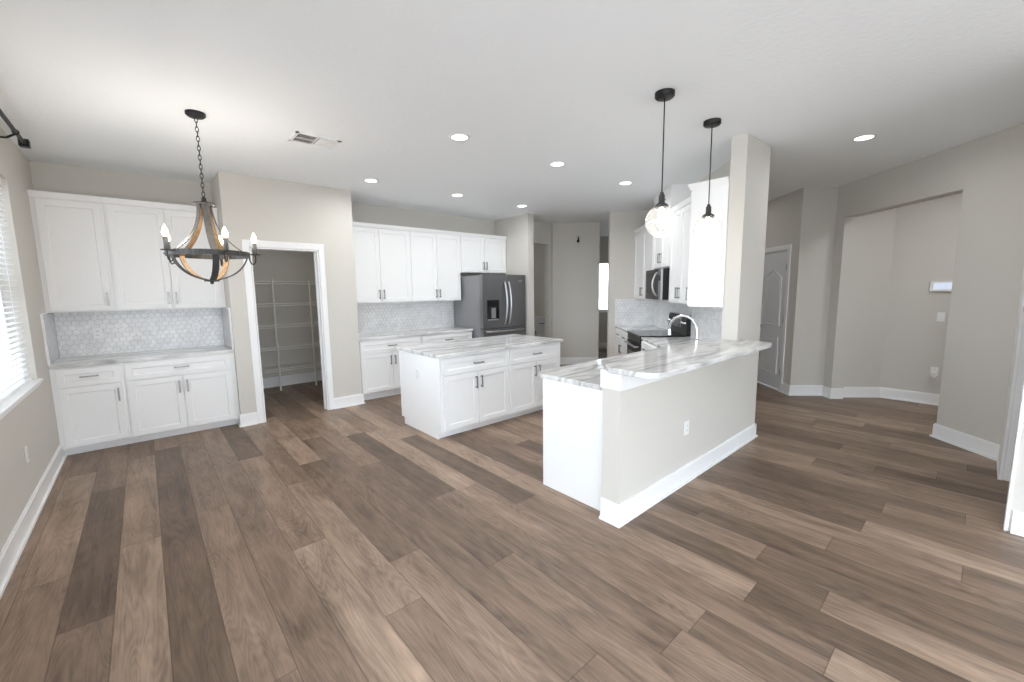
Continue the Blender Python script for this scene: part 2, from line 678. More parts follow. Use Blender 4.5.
w.prism(diag(1.60, FC0, 11.1, 11.2), 0, CEIL)
w.prism(diag(FC1, 3.55, 11.1, 11.2), 0, CEIL)
w.prism(diag(FC0, FC1, 11.1, 11.2), 0, FZ0)
w.prism(diag(FC0, FC1, 11.1, 11.2), FZ1, CEIL)
struct('wall_far', w, 'wall')
# range nook, range wall, wing wall with the half wall in front
struct('wall_nook', MB().prism(diag(1.78, 5.30, 7.53, 7.65), 0, CEIL), 'wall')
struct('wall_range', MB().prism([P(2.89, 7.53), P(3.06, 7.53), (4.69, 1.63), (4.52, 1.63)], 0, CEIL), 'wall')
struct('wall_wing', MB().box(4.10, 4.69, 1.495, 1.63, 0, CEIL), 'wall')
struct('wall_half', MB().box(2.235, 4.10, 1.495, 1.63, 0, 0.912), 'wall')
struct('wall_chase', MB().prism(diag(2.47, 2.89, 5.75, 6.55), 2.56, CEIL), 'cab')
# right hand side
CD0, CD1, CDZ = 6.375, 7.14, 2.10                     # closet door in the angled wall
w = MB()
w.prism(diag(5.13, 5.25, 6.124, CD0), 0, CEIL)
w.prism(diag(5.13, 5.25, CD1, 7.53), 0, CEIL)
w.prism(diag(5.13, 5.25, CD0, CD1), CDZ, CEIL)
struct('wall_closet', w, 'wall')
struct('wall_corner', MB().prism(diag(5.25, 6.0, 6.124, 6.24), 0, CEIL), 'wall')
OU0, OU1, OZ = 4.405, 5.955, 2.468
w = MB()
w.prism([P(5.77, OU0), P(6.0, OU0), (5.80, -0.21), (5.56, -0.21)], 0, CEIL)
w.prism(diag(5.77, 6.0, OU1, 6.124), 0, CEIL)
w.prism(diag(5.77, 6.0, OU0, OU1), OZ, CEIL)
struct('wall_right', w, 'wall')
w = MB()
w.prism([P(6.0, 6.03), P(6.77, 6.03), P(6.9, 6.15), P(6.0, 6.124)], 0, CEIL)
w.box(7.65, 7.77, -2.1, 0.98, 0, CEIL)
w.box(4.11, 7.77, -2.2, -2.1, 0, CEIL)
struct('wall_alcove', w, 'wall')
w = MB()
w.box(5.05, 5.80, -0.33, -0.21, 0, CEIL)
w.box(4.11, 5.05, -0.33, -0.21, 2.47, CEIL)
struct('wall_entry', w, 'wall')
struct('wall_near', MB().box(3.995, 4.11, -4.6, -0.21, 0, CEIL), 'wall')


# ------------------------------------------------------------------ baseboards and trim
def offset_line(pts, t):
    """polyline moved by t to its right-hand side, mitred"""
    out = []
    n = len(pts)
    for i in range(n):
        ns = []
        for a, b in ((i - 1, i), (i, i + 1)):
            if 0 <= a and b < n:
                d = Vector((pts[b][0] - pts[a][0], pts[b][1] - pts[a][1])).normalized()
                ns.append(Vector((d.y, -d.x)))
        m = ns[0] if len(ns) == 1 else (ns[0] + ns[1])
        if len(ns) == 2:
            m = m / max(0.2, (1 + ns[0].dot(ns[1])))
        out.append((pts[i][0] + m.x * t, pts[i][1] + m.y * t))
    return out


def baseboard(side, pts, h=0.145):
    mb = MB()
    for t, z0, z1 in ((0.015, 0, h - 0.012), (0.010, h - 0.012, h), (0.028, 0, 0.018)):
        q = offset_line(pts, t)
        for i in range(len(pts) - 1):
            mb.prism([pts[i], pts[i + 1], q[i + 1], q[i]], z0, z1)
    return struct('baseboard_' + side, mb, 'trim')


baseboard('left', [(-0.72, SY), (-0.72, 5.865)])
baseboard('pantry_left', [(0.75, 5.85), (0.75, 5.70), (0.91, 5.70)])
baseboard('pantry_right', [(1.807, 5.70), (2.20, 5.70), (2.20, 5.84)])
baseboard('pantry_back', [(0.87, 7.79), (3.3, 7.79)], 0.165)
baseboard('fridge', [(5.225, 5.50), (5.225, 5.47), (5.37, 5.47), (5.37, 5.95), (5.43, 5.95)])
baseboard('hall', [P(0.47, 8.697), P(1.774, 8.697)])
baseboard('far', [P(1.774, 11.1), P(3.40, 11.1)])
baseboard('half', [(2.235, 1.63), (2.235, 1.495), (4.69, 1.495), (4.69, 1.62)])
baseboard('closet', [P(5.13, 6.31), P(5.13, 6.124), P(5.77, 6.124), P(5.77, OU1), P(5.985, OU1)])
baseboard('alcove', [P(6.0, 6.03), P(6.77, 6.03), (7.65, -2.1)])
baseboard('right', [P(5.95, OU0), P(5.77, OU0), (5.56, -0.21)])
baseboard('near', [(3.995, -0.225), (3.995, -4.6)])

# pantry door casing and jamb
mb = MB()
for y0, y1 in ((5.683, 5.70),):
    mb.box(PX0 - 0.075, PX0 - 0.004, y0, y1, 0, PZ + 0.08)
    mb.box(PX1 + 0.004, PX1 + 0.07, y0, y1, 0, PZ + 0.08)
    mb.box(PX0 - 0.004, PX1 + 0.004, y0, y1, PZ + 0.004, PZ + 0.08)
mb.box(PX0, PX0 + 0.016, 5.69, 5.83, 0, PZ)
mb.box(PX1 - 0.016, PX1, 5.69, 5.83, 0, PZ)
mb.box(PX0, PX1, 5.69, 5.83, PZ - 0.016, PZ)
mb.box(PX0 + 0.016, PX0 + 0.028, 5.76, 5.80, 0, PZ - 0.016)
mb.box(PX1 - 0.028, PX1 - 0.016, 5.76, 5.80, 0, PZ - 0.016)
casing = struct('trim_1', mb, 'trim', bevel=0.003)
for z in (0.30, 1.06, 1.86):
    MB().box(PX0 + 0.0155, PX0 + 0.0195, 5.715, 5.755, z - 0.045, z + 0.045).tube(
        [(PX0 + 0.020, 5.712, z - 0.047), (PX0 + 0.020, 5.712, z + 0.047)], 0.006, 8).build('hinge', 'nickel', casing)

# white box wrapped round the top of the half wall, under the bar top
mb = MB()
mb.box(2.222, 4.099, 1.48, 1.645, 0.914, 1.034)
struct('trim_2', mb, 'trim', bevel=0.002)

# closet door casing
mb = MB()
c0, c1 = 5.112, 5.13
mb.prism(diag(c0 - 0.006, c1, CD0 - 0.066, CD0 - 0.004), 0, CDZ + 0.066)
mb.prism(diag(c0 - 0.006, c1, CD1 + 0.004, CD1 + 0.066), 0, CDZ + 0.066)
mb.prism(diag(c0 - 0.006, c1, CD0 - 0.004, CD1 + 0.004), CDZ + 0.004, CDZ + 0.066)
mb.prism(diag(5.12, 5.25, CD0 - 0.004, CD0 + 0.012), 0, CDZ)
mb.prism(diag(5.12, 5.25, CD1 - 0.012, CD1 + 0.004), 0, CDZ)
mb.prism(diag(5.12, 5.25, CD0 + 0.012, CD1 - 0.012), CDZ - 0.012, CDZ + 0.004)
struct('trim_3', mb, 'trim')

# casing of the doorway at the right edge
mb = MB()
mb.box(5.03, 5.545, -0.21, -0.19, 0, 2.56)
mb.box(5.032, 5.05, -0.345, -0.21, 0, 2.47)
mb.box(5.02, 5.55, -0.21, -0.182, 0, 0.02)
struct('trim_4', mb, 'trim', bevel=0.003)
mb = MB()
mb.box(3.99, 4.05, -0.21, -0.197, 0, 2.56)
mb.box(4.07, 5.03, -0.21, -0.192, 2.47, 2.56)
mb.box(4.11, 4.128, -0.345, -0.21, 0, 2.47)
mb.box(3.985, 3.995, -0.215, -0.197, 0, 2.56)
struct('trim_5', mb, 'trim', bevel=0.003)


# ------------------------------------------------------------------ windows
win = struct('window_1', MB()
             .box(-0.875, -0.835, WY0, WY0 + 0.05, WZ0, WZ1).box(-0.875, -0.835, WY1 - 0.05, WY1, WZ0, WZ1)
             .box(-0.875, -0.835, WY0 + 0.05, WY1 - 0.05, WZ0, WZ0 + 0.05).box(-0.875, -0.835, WY0 + 0.05, WY1 - 0.05, WZ1 - 0.05, WZ1)
             .box(-0.875, -0.84, WY0 + 0.05, WY1 - 0.05, 1.62, 1.67), 'trim')
MB().box(-0.858, -0.854, WY0 + 0.05, WY1 - 0.05, WZ0 + 0.05, WZ1 - 0.05).build('pane', 'pane', win)
MB().box(-0.83, -0.690, WY0 - 0.04, WY1 + 0.03, WZ0 - 0.018, WZ0 + 0.006).box(-0.72, -0.705, WY0 - 0.03, WY1 + 0.02, WZ0 - 0.045, WZ0 - 0.022).build('window_sill', 'trim', win, 0.004)

# glass sliding doors behind the camera, left wall, and the rear window: the daylight of the room
sl = MB()
for k in range(5):
    y = -2.4 + (SY + 2.4) * k / 4
    sl.box(-0.86, -0.81, max(-2.4, y - 0.035), min(SY, y + 0.035), 0.0, SZ)
sl.box(-0.86, -0.81, -2.4, SY, SZ - 0.07, SZ).box(-0.86, -0.81, -2.4, SY, 0.0, 0.05)
struct('door_2', sl, 'trim')
rw = MB()
for k in range(4):
    x = RX0 + (RX1 - 0.07 - RX0) * k / 3
    rw.box(x, x + 0.07, -4.70, -4.65, RZ0, RZ1)
rw.box(RX0, RX1, -4.70, -4.65, RZ0, RZ0 + 0.06).box(RX0, RX1, -4.70, -4.65, RZ1 - 0.06, RZ1)
struct('window_3', rw, 'trim')

bl = thing('window_blind', 'white horizontal slat blind lowered over the left window', 'blind', (-0.775, 0.5 * (WY0 + WY1), WZ1 - 0.005))
hw = 0.5 * (WY1 - WY0) - 0.012
MB().box(-0.03, 0.03, -hw, hw, -0.055, 0).build('headrail', 'blind', bl, 0.003)
mb = MB()
z = -0.085
a = math.radians(5)
ca, sa = 0.025 * math.cos(a), 0.025 * math.sin(a)
while z > -(WZ1 - WZ0) + 0.05:
    v = [(-ca, -hw, z + sa), (ca, -hw, z - sa), (ca, hw, z - sa), (-ca, hw, z + sa)]
    v2 = [(p[0], p[1], p[2] + 0.003) for p in v]
    mb.add(v + v2, [(3, 2, 1, 0), (4, 5, 6, 7), (0, 1, 5, 4), (1, 2, 6, 5), (2, 3, 7, 6), (3, 0, 4, 7)])
    z -= 0.042
mb.build('slats', 'blind', bl)
MB().box(-0.026, 0.026, -hw, hw, -(WZ1 - WZ0) + 0.006, -(WZ1 - WZ0) + 0.03).build('bottom_rail', 'blind', bl)
for y in (-1.2, -0.4, 0.4, 1.2):
    MB().box(0.0255, 0.0275, y - 0.002, y + 0.002, -(WZ1 - WZ0) + 0.02, -0.05).build('ladder_cord', 'blind', bl)

rod = thing('curtain_rod', 'black curtain rod with square end cap above the left window', 'curtain rod', (-0.60, 4.3, 2.785))
MB().tube([(0, -1.3, 0), (0, 0.90, 0)], 0.0135, 12).build('rod', 'black', rod)
MB().box(-0.03, 0.03, 0.90, 0.965, -0.03, 0.03).build('finial', 'black', rod, 0.004)
MB().tube([(0, 0.62, -0.012), (-0.05, 0.62, -0.05), (-0.10, 0.62, -0.055), (-0.125, 0.62, -0.055)], 0.008, 8).box(-0.13, -0.122, 0.59, 0.65, -0.10, -0.01).tube(
    [(0.016 * math.cos(t), 0.62, 0.016 * math.sin(t)) for t in [k * PI / 8 for k in range(16)]], 0.005, 6, closed=True).build('bracket', 'black', rod)

fw = MB()
for c_0, c_1 in ((FC0, FC0 + 0.06), (FC1 - 0.06, FC1)):
    fw.prism(diag(c_0, c_1, 11.12, 11.16), FZ0, FZ1)
fw.prism(diag(FC0, FC1, 11.12, 11.16), FZ0, FZ0 + 0.05)
fw.prism(diag(FC0, FC1, 11.12, 11.16), FZ1 - 0.05, FZ1)
fwin = struct('window_2', fw, 'trim')
MB().prism(diag(FC0 + 0.06, FC1 - 0.06, 11.135, 11.14), FZ0 + 0.05, FZ1 - 0.05).build('pane', 'pane', fwin)
MB().prism(diag(FC0 - 0.05, FC1 + 0.05, 11.05, 11.12), FZ0 - 0.03, FZ0).build('window_sill', 'trim', fwin)


# ------------------------------------------------------------------ cabinets
def shaker(x0, x1, z0, z1, y=-0.02, rail=0.058, rec=0.009):
    """recessed-panel front; outer face at y, back at 0"""
    mb = MB()
    e = 0.002
    o = [(x0, z0), (x1, z0), (x1, z1), (x0, z1)]
    r = min(rail, (z1 - z0) * 0.30)
    i1 = [(x0 + r, z0 + r), (x1 - r, z0 + r), (x1 - r, z1 - r), (x0 + r, z1 - r)]
    b = 0.006
    i2 = [(x0 + r + b, z0 + r + b), (x1 - r - b, z0 + r + b), (x1 - r - b, z1 - r - b), (x0 + r + b, z1 - r - b)]
    oi = [(x0 + e, z0 + e), (x1 - e, z0 + e), (x1 - e, z1 - e), (x0 + e, z1 - e)]
    v = [(p[0], 0, p[1]) for p in o] + [(p[0], y + e, p[1]) for p in o] + [(p[0], y, p[1]) for p in oi]
    v += [(p[0], y, p[1]) for p in i1] + [(p[0], y + rec, p[1]) for p in i2]
    f = [(0, 1, 2, 3)]
    for L0 in (0, 4, 8, 12):
        for k in range(4):
            f.append((L0 + k, L0 + (k + 1) % 4, L0 + 4 + (k + 1) % 4, L0 + 4 + k))
    f.append((16, 17, 18, 19))
    mb.add(v, f)
    return mb


def pull(cx, cz, vertical, y=-0.02, ln=0.135):
    mb = MB()
    h = ln / 2
    t = 0.0068
    if vertical:
        mb.box(cx - t, cx + t, y - 0.034, y - 0.024, cz - h, cz + h)
        for s in (-1, 1):
            mb.box(cx - t, cx + t, y - 0.026, y, cz + s * (h - 0.012) - t, cz + s * (h - 0.012) + t)
    else:
        mb.box(cx - h, cx + h, y - 0.034, y - 0.024, cz - t, cz + t)
        for s in (-1, 1):
            mb.box(cx + s * (h - 0.012) - t, cx + s * (h - 0.012) + t, y - 0.026, y, cz - t, cz + t)
    return mb


def front(t, kind, x0, x1, z0, z1, hx=None, hz=None, vertical=True):
    d = shaker(x0, x1, z0, z1).build(kind, 'cab', t)
    if hx is not None:
        pull(hx, hz, vertical).build('handle', 'nickel', d, 0.0015, 1)
    return d


def base_cabinet(label, loc, rotz, wd, dp, doors, drawers, group, h=0.875, left=0.012, right=0.012, kick=0.105,
                 end_left=False, end_right=False, kick_in=0.07, zd=0.678):
    """front at local y=0 facing -y; doors: list of handle sides; drawers: how many side by side"""
    t = thing('base_cabinet', label, 'cabinet', loc, rotz, group)
    mb = MB()
    mb.box(0, wd, 0, dp, kick, h)
    mb.box(0.0, wd, kick_in, dp - 0.03, 0, kick)
    mb.build('body', 'cab', t)
    if end_left:
        mb = MB().xprism([(-0.018, kick), (0.055, kick), (0.055, 0), (dp - (0.07 if end_left == 'notch' else 0), 0)] +
                         ([(dp - 0.07, kick)] if end_left == 'notch' else []) + [(dp, kick if end_left == 'notch' else 0), (dp, h), (-0.018, h)], -0.02, 0.0)
        mb.build('end_panel', 'cab', t)
    if end_right:
        MB().box(wd, wd + 0.02, -0.0, dp, 0, h).build('end_panel', 'cab', t)
    iw = wd - left - right
    for k in range(drawers):
        a = left + iw * k / drawers + (0.006 if k else 0)
        b = left + iw * (k + 1) / drawers - (0.006 if k < drawers - 1 else 0)
        front(t, 'drawer', a, b, zd + 0.006, h - 0.018, 0.5 * (a + b), 0.5 * (zd + h), False)
    n = len(doors)
    for k, s in enumerate(doors):
        a = left + iw * k / n + (0.003 if k else 0)
        b = left + iw * (k + 1) / n - (0.003 if k < n - 1 else 0)
        hx = b - 0.032 if s == 'R' else a + 0.032
        front(t, 'door', a, b, kick + 0.012, zd, hx, zd - 0.115, True)
    return t


def upper_cabinet(label, loc, rotz, wd, dp, doors, group, z0=1.395, z1=2.50, left=0.012, right=0.012, crown=(False, False), hoff=0.115, cz=0.058):
    t = thing('upper_cabinet', label, 'cabinet', loc, rotz, group)
    h = z1 - z0
    MB().box(0, wd, 0, dp, 0, h).build('body', 'cab', t)
    iw = wd - left - right
    n = len(doors)
    for k, s in enumerate(doors):
        a = left + iw * k / n + (0.003 if k else 0)
        b = left + iw * (k + 1) / n - (0.003 if k < n - 1 else 0)
        hx = b - 0.032 if s == 'R' else a + 0.032
        front(t, 'door', a, b, 0.012, h - 0.012, hx, 0.012 + hoff, True)
    l = -0.03 if crown[0] else 0
    r = wd + 0.03 if crown[1] else wd
    mb = MB()
    # crown: straight fillet then a sloped cove
    y0, y1 = -0.02, -0.034
    v = [(0 if crown[0] else l, y0, h), (wd if crown[1] else r, y0, h), (wd if crown[1] else r, dp, h), (0 if crown[0] else l, dp, h),
         (l, y1, h + cz - 0.012), (r, y1, h + cz - 0.012), (r, dp, h + cz - 0.012), (l, dp, h + cz - 0.012),
         (l, y1, h + cz), (r, y1, h + cz), (r, dp, h + cz), (l, dp, h + cz)]
    f = [(3, 2, 1, 0), (8, 9, 10, 11)]
    for L0 in (0, 4):
        for k in range(4):
            f.append((L0 + k, L0 + (k + 1) % 4, L0 + 4 + (k + 1) % 4, L0 + 4 + k))
    mb.add(v, f).build('crown', 'cab', t)
    return t


GB = 'white shaker base cabinets'
GU = 'white shaker upper cabinets'
# dry bar in the left niche
base_cabinet('white base cabinet with one drawer and one door, against the left wall', (-0.719, 5.79, 0), 0, 0.509, 0.60, ['R'], 1, GB, left=0.036, right=0.022, kick=0.078)
base_cabinet('wide white base cabinet with two doors, right half of the left niche', (-0.208, 5.79, 0), 0, 0.957, 0.60, ['R', 'L'], 1, GB, left=0.012, right=0.042, kick=0.078)
upper_cabinet('single-door white upper cabinet in the left niche corner above the hexagon tile', (-0.719, 6.07, 1.395), 0, 0.501, 0.325, ['R'], GU, left=0.034, right=0.02, z1=2.498)
upper_cabinet('two-door white upper cabinet behind the chandelier', (-0.216, 6.07, 1.395), 0, 0.965, 0.325, ['R', 'L'], GU, left=0.02, right=0.035, z1=2.498)
# kitchen back wall
base_cabinet('white base cabinet beside the pantry wall, partly behind the island', (2.215, 5.77, 0), 0, 0.98, 0.62, ['R', 'L'], 1, GB)
base_cabinet('white base cabinet beside the refrigerator, mostly hidden by the island', (3.197, 5.77, 0), 0, 0.978, 0.62, ['R', 'L'], 1, GB)
upper_cabinet('two-door white upper cabinet next to the pantry wall on the back wall', (2.215, 6.07, 1.395), 0, 1.008, 0.325, ['R', 'L'], GU)
upper_cabinet('two-door white upper cabinet left of the short one over the refrigerator', (3.225, 6.07, 1.395), 0, 0.950, 0.325, ['R', 'L'], GU)
upper_cabinet('short two-door white cabinet directly above the refrigerator', (4.177, 6.07, 1.875), 0, 1.043, 0.325, ['R', 'L'], GU, z0=1.875)
# island
base_cabinet('left island base cabinet with plain white end panel and outlet', (2.235, 3.665, 0), 0, 0.93, 0.87, ['R', 'L'], 1, GB, left=0.03, end_left='notch', kick=0.08)
base_cabinet('right island base cabinet, partly hidden behind the peninsula end', (3.167, 3.665, 0), 0, 0.90, 0.87, ['R', 'L'], 1, GB, kick=0.08)
# peninsula (fronts face the kitchen)
base_cabinet('peninsula base cabinet with large blank white end panel beside the half wall', (3.25, 2.245, 0), PI, 0.935, 0.61, ['R', 'L'], 1, GB, end_right=True)
base_cabinet('peninsula base cabinet under the faucet, behind the half wall', (4.19, 2.245, 0), PI, 0.938, 0.61, ['R', 'L'], 1, GB)
# range run at 45 degrees
RZ = math.radians(-135)


def at(c, u, z=0.0):
    p = P(c, u)
    return (p[0], p[1], z)


base_cabinet('narrow-looking white base cabinet left of the stove, at the wall end', at(1.98, 7.525), RZ, 1.055, 0.63, ['R', 'L'], 2, GB)
base_cabinet('white base cabinet right of the stove, mostly behind the bar', at(1.98, 5.65), RZ, 0.95, 0.63, ['R', 'L'], 2, GB)
upper_cabinet('white upper cabinet left of the microwave on the stove wall', at(2.42, 7.525, 1.385), RZ, 1.18, 0.33, ['R', 'L'], GU, z0=1.385)
upper_cabinet('short white upper cabinet directly above the microwave', at(2.42, 6.34, 1.83), RZ, 0.78, 0.33, ['R', 'L'], GU, z0=1.83, hoff=0.13)
upper_cabinet('white upper cabinet between microwave and the tall blank cabinet side', at(2.42, 5.555, 1.375), RZ, 0.785, 0.33, ['R', 'L'], GU, z0=1.375)
upper_cabinet('white upper cabinet with its blank side towards the room, against the wing wall', (4.515, 1.97, 1.375), PI, 0.415, 0.335, ['R'], GU, z0=1.375, z1=2.50, crown=(False, True))


# ------------------------------------------------------------------ stone tops
def top(name, poly, z0, z1, label, cat='countertop', group=None, holes=None):
    o = MB().prism(poly, z0, z1).build(name, 'stone', None, 0.006, 3)
    return tag(o, label, cat, group)


GC = 'grey veined stone worktops'
top('countertop', [(-0.718, 5.76), (0.748, 5.76), (0.748, 6.398), (-0.718, 6.398)], 0.877, 0.915, 'grey veined stone worktop of the left niche under hexagon tile', group=GC)
top('countertop', [(2.202, 5.74), (4.185, 5.74), (4.185, 6.398), (2.202, 6.398)], 0.877, 0.915, 'grey veined stone worktop along the back wall beside the refrigerator', group=GC)
top('countertop', [(2.19, 3.625), (4.095, 3.625), (4.095, 4.60), (2.19, 4.60)], 0.877, 0.915, 'grey veined stone worktop on the free-standing island', group=GC)
top('countertop', [(2.275, 1.647), (2.275, 2.235), (2.288, 2.285), (2.325, 2.322), (2.375, 2.335), (4.29, 2.335), P(1.955, 5.655), P(2.88, 5.655), (4.535, 1.65), (4.10, 1.647)], 0.877, 0.912,
    'grey veined stone worktop of the peninsula, the lower level behind the bar', group=GC)
top('countertop', diag(1.955, 2.88, 6.468, 7.525), 0.877, 0.912, 'small grey stone worktop left of the stove', group=GC)
bar = [(2.385, 1.765), (2.15, 1.53)]
for k in range(7):                                        # rounded near-left corner
    a = PI + k * (PI / 2) / 6
    bar.append((2.27 + 0.12 * math.cos(a), 1.32 + 0.12 * math.sin(a)))
for k in range(7):                                        # rounded near-right corner
    a = -PI / 2 + k * (PI / 2) / 6
    bar.append((4.05 + 0.11 * math.cos(a), 1.31 + 0.11 * math.sin(a)))
bar += [(4.16, 1.492), (4.097, 1.492), (4.097, 1.765)]
top('bar_top', bar, 1.036, 1.072, 'raised white stone bar top with rounded corners on the half wall', 'bar top')


# ------------------------------------------------------------------ hexagon backsplashes
def clip(poly, w, h):
    for ax, lim, sgn in ((0, 0.0, 1), (0, w, -1), (1, 0.0, 1), (1, h, -1)):
        out = []
        for i in range(len(poly)):
            p, q = poly[i - 1], poly[i]
            dp, dq = sgn * (p[ax] - lim), sgn * (q[ax] - lim)
            if dp * dq < 0:
                s = dp / (dp - dq)
                out.append((p[0] + s * (q[0] - p[0]), p[1] + s * (q[1] - p[1])))
            if dq >= 0:
                out.append(q)
        poly = out
        if len(poly) < 3:
            return []
    return poly


def backsplash(label, origin, rotz, w, h, r=0.034, gap=0.0035):
    """local x along wall, z up, front facing -y"""
    t = thing('tile_backsplash', label, 'backsplash', origin, rotz, 'hexagon tile backsplashes')
    MB().box(0, w, -0.004, 0.0, 0, h).build('grout', 'grout', t)
    mb = MB()
    dx, dz = math.sqrt(3) * r, 1.5 * r
    for j in range(int(h / dz) + 3):
        for i in range(int(w / dx) + 3):
            cx, cz = i * dx + (dx / 2 if j % 2 else 0), j * dz
            hx = [(cx + (r - gap / 1.73) * math.sin(k * PI / 3), cz + (r - gap / 1.73) * math.cos(k * PI / 3)) for k in range(6)]
            hx = clip(hx, w, h)
            if hx:
                mb.yprism(hx, -0.0075, -0.0035)
    mb.build('tiles', 'tile', t)
    return t


backsplash('hexagon tile backsplash in the left niche below the upper cabinets', (-0.704, 6.399, 0.916), 0, 1.438, 0.478)
backsplash('hexagon tile backsplash on the back wall left of the refrigerator', (2.202, 6.399, 0.916), 0, 2.02, 0.478)
backsplash('hexagon tile backsplash on the diagonal wall behind the stove', at(2.888, 7.515, 0.913), RZ, 3.02, 0.46)
backsplash('square patch of hexagon tile on the wall end left of the stove', at(1.93, 7.529, 0.913), math.radians(-45), 0.675, 0.468)
backsplash('hexagon tile behind the faucet, under the tall blank cabinet side', (4.53, 1.631, 0.913), PI, 0.425, 0.46)
# plain side slabs of the left niche
for x0, x1, lab in ((-0.719, -0.705, 'plain grey side slab of the niche, on the left wall'), (0.735, 0.749, 'plain grey side slab of the niche, next to the pantry wall')):
    mb = MB().box(x0, x1, 5.78, 6.39, 0.916, 1.392, 'slab')
    o = mb.build('side_splash', None, None)
    tag(o, lab, 'backsplash', 'niche side slabs')
    MB().box(x0 - 0.001, x1 + 0.001, 5.768, 5.78, 0.916, 1.396).box(x0 - 0.001, x1 + 0.001, 5.78, 6.06, 1.392, 1.396).build('edge_strip', 'trim', o)


# ------------------------------------------------------------------ refrigerator
FX0, FX1, FZ = 4.215, 5.185, 1.828
fr = thing('refrigerator', 'dark stainless french-door refrigerator with water dispenser', 'refrigerator', (FX0, 5.50, 0))
fwid = FX1 - FX0
MB().box(0.004, fwid - 0.004, 0.085, 0.86, 0.03, FZ - 0.02).box(0.03, fwid - 0.03, 0.1, 0.83, 0, 0.03).build('body', 'slate_side', fr, 0.004)
mid = 0.515
dl = MB()
dx0, dx1, dz0, dz1 = 0.085, 0.35, 1.055, 1.40
dl.box(0, dx0, 0, 0.08, 0.925, FZ).box(dx1, mid - 0.003, 0, 0.08, 0.925, FZ).box(dx0, dx1, 0, 0.08, 0.925, dz0).box(dx0, dx1, 0, 0.08, dz1, FZ)
dl = dl.build('left_door', 'slate', fr)
MB().box(mid + 0.003, fwid, 0, 0.08, 0.925, FZ).build('right_door', 'slate', fr, 0.006)
fz = MB().box(0, fwid, 0, 0.08, 0.05, 0.912).build('freezer_drawer', 'slate', fr, 0.006)
dp_ = MB()
dp_.box(dx0, dx1, 0.062, 0.075, dz0, dz1).box(dx0, dx0 + 0.008, 0.0, 0.065, dz0, dz1).box(dx1 - 0.008, dx1, 0.0, 0.065, dz0, dz1)
dp_.box(dx0 + 0.008, dx1 - 0.008, 0.002, 0.065, 1.275, dz1)
dsp = dp_.build('dispenser', 'black_plastic', dl)
MB().box(dx0 + 0.008, dx1 - 0.008, 0.0, 0.062, dz0, dz0 + 0.02).build('drip_tray', 'steel', dsp)
MB().box(dx0 + 0.125, dx0 + 0.215, 0.03, 0.055, dz0 + 0.035, 1.265).build('paddle', 'steel', dsp, 0.004)
MB().box(dx0 + 0.02, dx1 - 0.02, -0.001, 0.002, 1.29, 1.385).build('control_panel', 'black_glass', dsp)
for sx, nm in ((mid - 0.045, dl), (mid + 0.045, None)):
    pth = []
    for k in range(15):
        s = k / 14.0
        pth.append((sx, -0.012 - 0.065 * math.sin(PI * s) ** 0.7, 0.975 + 0.73 * s))
    MB().tube(pth, 0.0185, 10).build('door_handle', 'steel', fr)
pth = [(0.06 + (fwid - 0.12) * k / 14.0, -0.012 - 0.05 * math.sin(PI * k / 14.0) ** 0.5, 0.865) for k in range(15)]
MB().tube(pth, 0.019, 10).build('drawer_handle', 'steel', fz)
MB().box(fwid - 0.17, fwid - 0.085, -0.0015, 0, 1.715, 1.727).build('badge', 'chrome', fr)
MB().box(0.02, 0.09, 0.02, 0.14, FZ - 0.02, FZ + 0.012).build('hinge_cover', 'black_plastic', fr)

# ------------------------------------------------------------------ stove
sw = 0.79
st = thing('stove', 'black electric stove with steel handle and tall rear control panel', 'stove', at(1.95, 6.457), RZ)
MB().box(0, sw, 0.03, 0.655, 0.02, 0.905).box(0.03, sw - 0.03, 0.06, 0.62, 0, 0.02).build('body', 'black', st)
od = MB().box(0.005, sw - 0.005, -0.012, 0.03, 0.22, 0.80, 'black').box(0.09, sw - 0.09, -0.0135, -0.012, 0.32, 0.66, 'black_glass').build('oven_door', None, st, 0.003)
MB().tube([(0.06, -0.062, 0.765), (sw - 0.06, -0.062, 0.765)], 0.014, 10).box(0.07, 0.095, -0.062, -0.012, 0.755, 0.775).box(sw - 0.095, sw - 0.07, -0.062, -0.012, 0.755, 0.775).build('handle', 'steel', od)
MB().box(0.005, sw - 0.005, -0.008, 0.03, 0.815, 0.905).build('front_rail', 'black_plastic', st)
MB().box(0.005, sw - 0.005, -0.010, 0.03, 0.04, 0.205).build('storage_drawer', 'black', st, 0.003)
ck = MB().box(-0.004, sw + 0.004, -0.012, 0.60, 0.906, 0.926).build('cooktop', 'black_glass', st, 0.003)
for bx, by, br in ((0.2, 0.15, 0.10), (0.59, 0.15, 0.08), (0.2, 0.43, 0.08), (0.59, 0.43, 0.10)):
    MB().lathe([(br - 0.004, 0.9262), (br, 0.9265), (br, 0.9262)], (bx, by, 0), 32).build('burner_ring', 'nickel', ck)
bgd = MB().xprism([(0.595, 0.915), (0.655, 0.915), (0.655, 1.20), (0.625, 1.20), (0.605, 1.17)], 0, sw).build('backguard', 'black', st, 0.003)
MB().box(0.24, 0.55, 0.594, 0.606, 1.03, 1.14).build('display', 'black_glass', bgd)
MB().box(0.235, 0.555, 0.597, 0.61, 1.025, 1.145).build('display_frame', 'steel', bgd)
for kx in (0.05, 0.135, 0.655, 0.74):
    MB().lathe([(0.0, 0.03), (0.024, 0.03), (0.027, 0.0)][::-1], (kx, 0.597, 1.09), 16, axis='y').build('knob', 'chrome', bgd)
MB().box(0.0, sw, 0.60, 0.655, 1.198, 1.206).build('top_strip', 'steel', bgd)

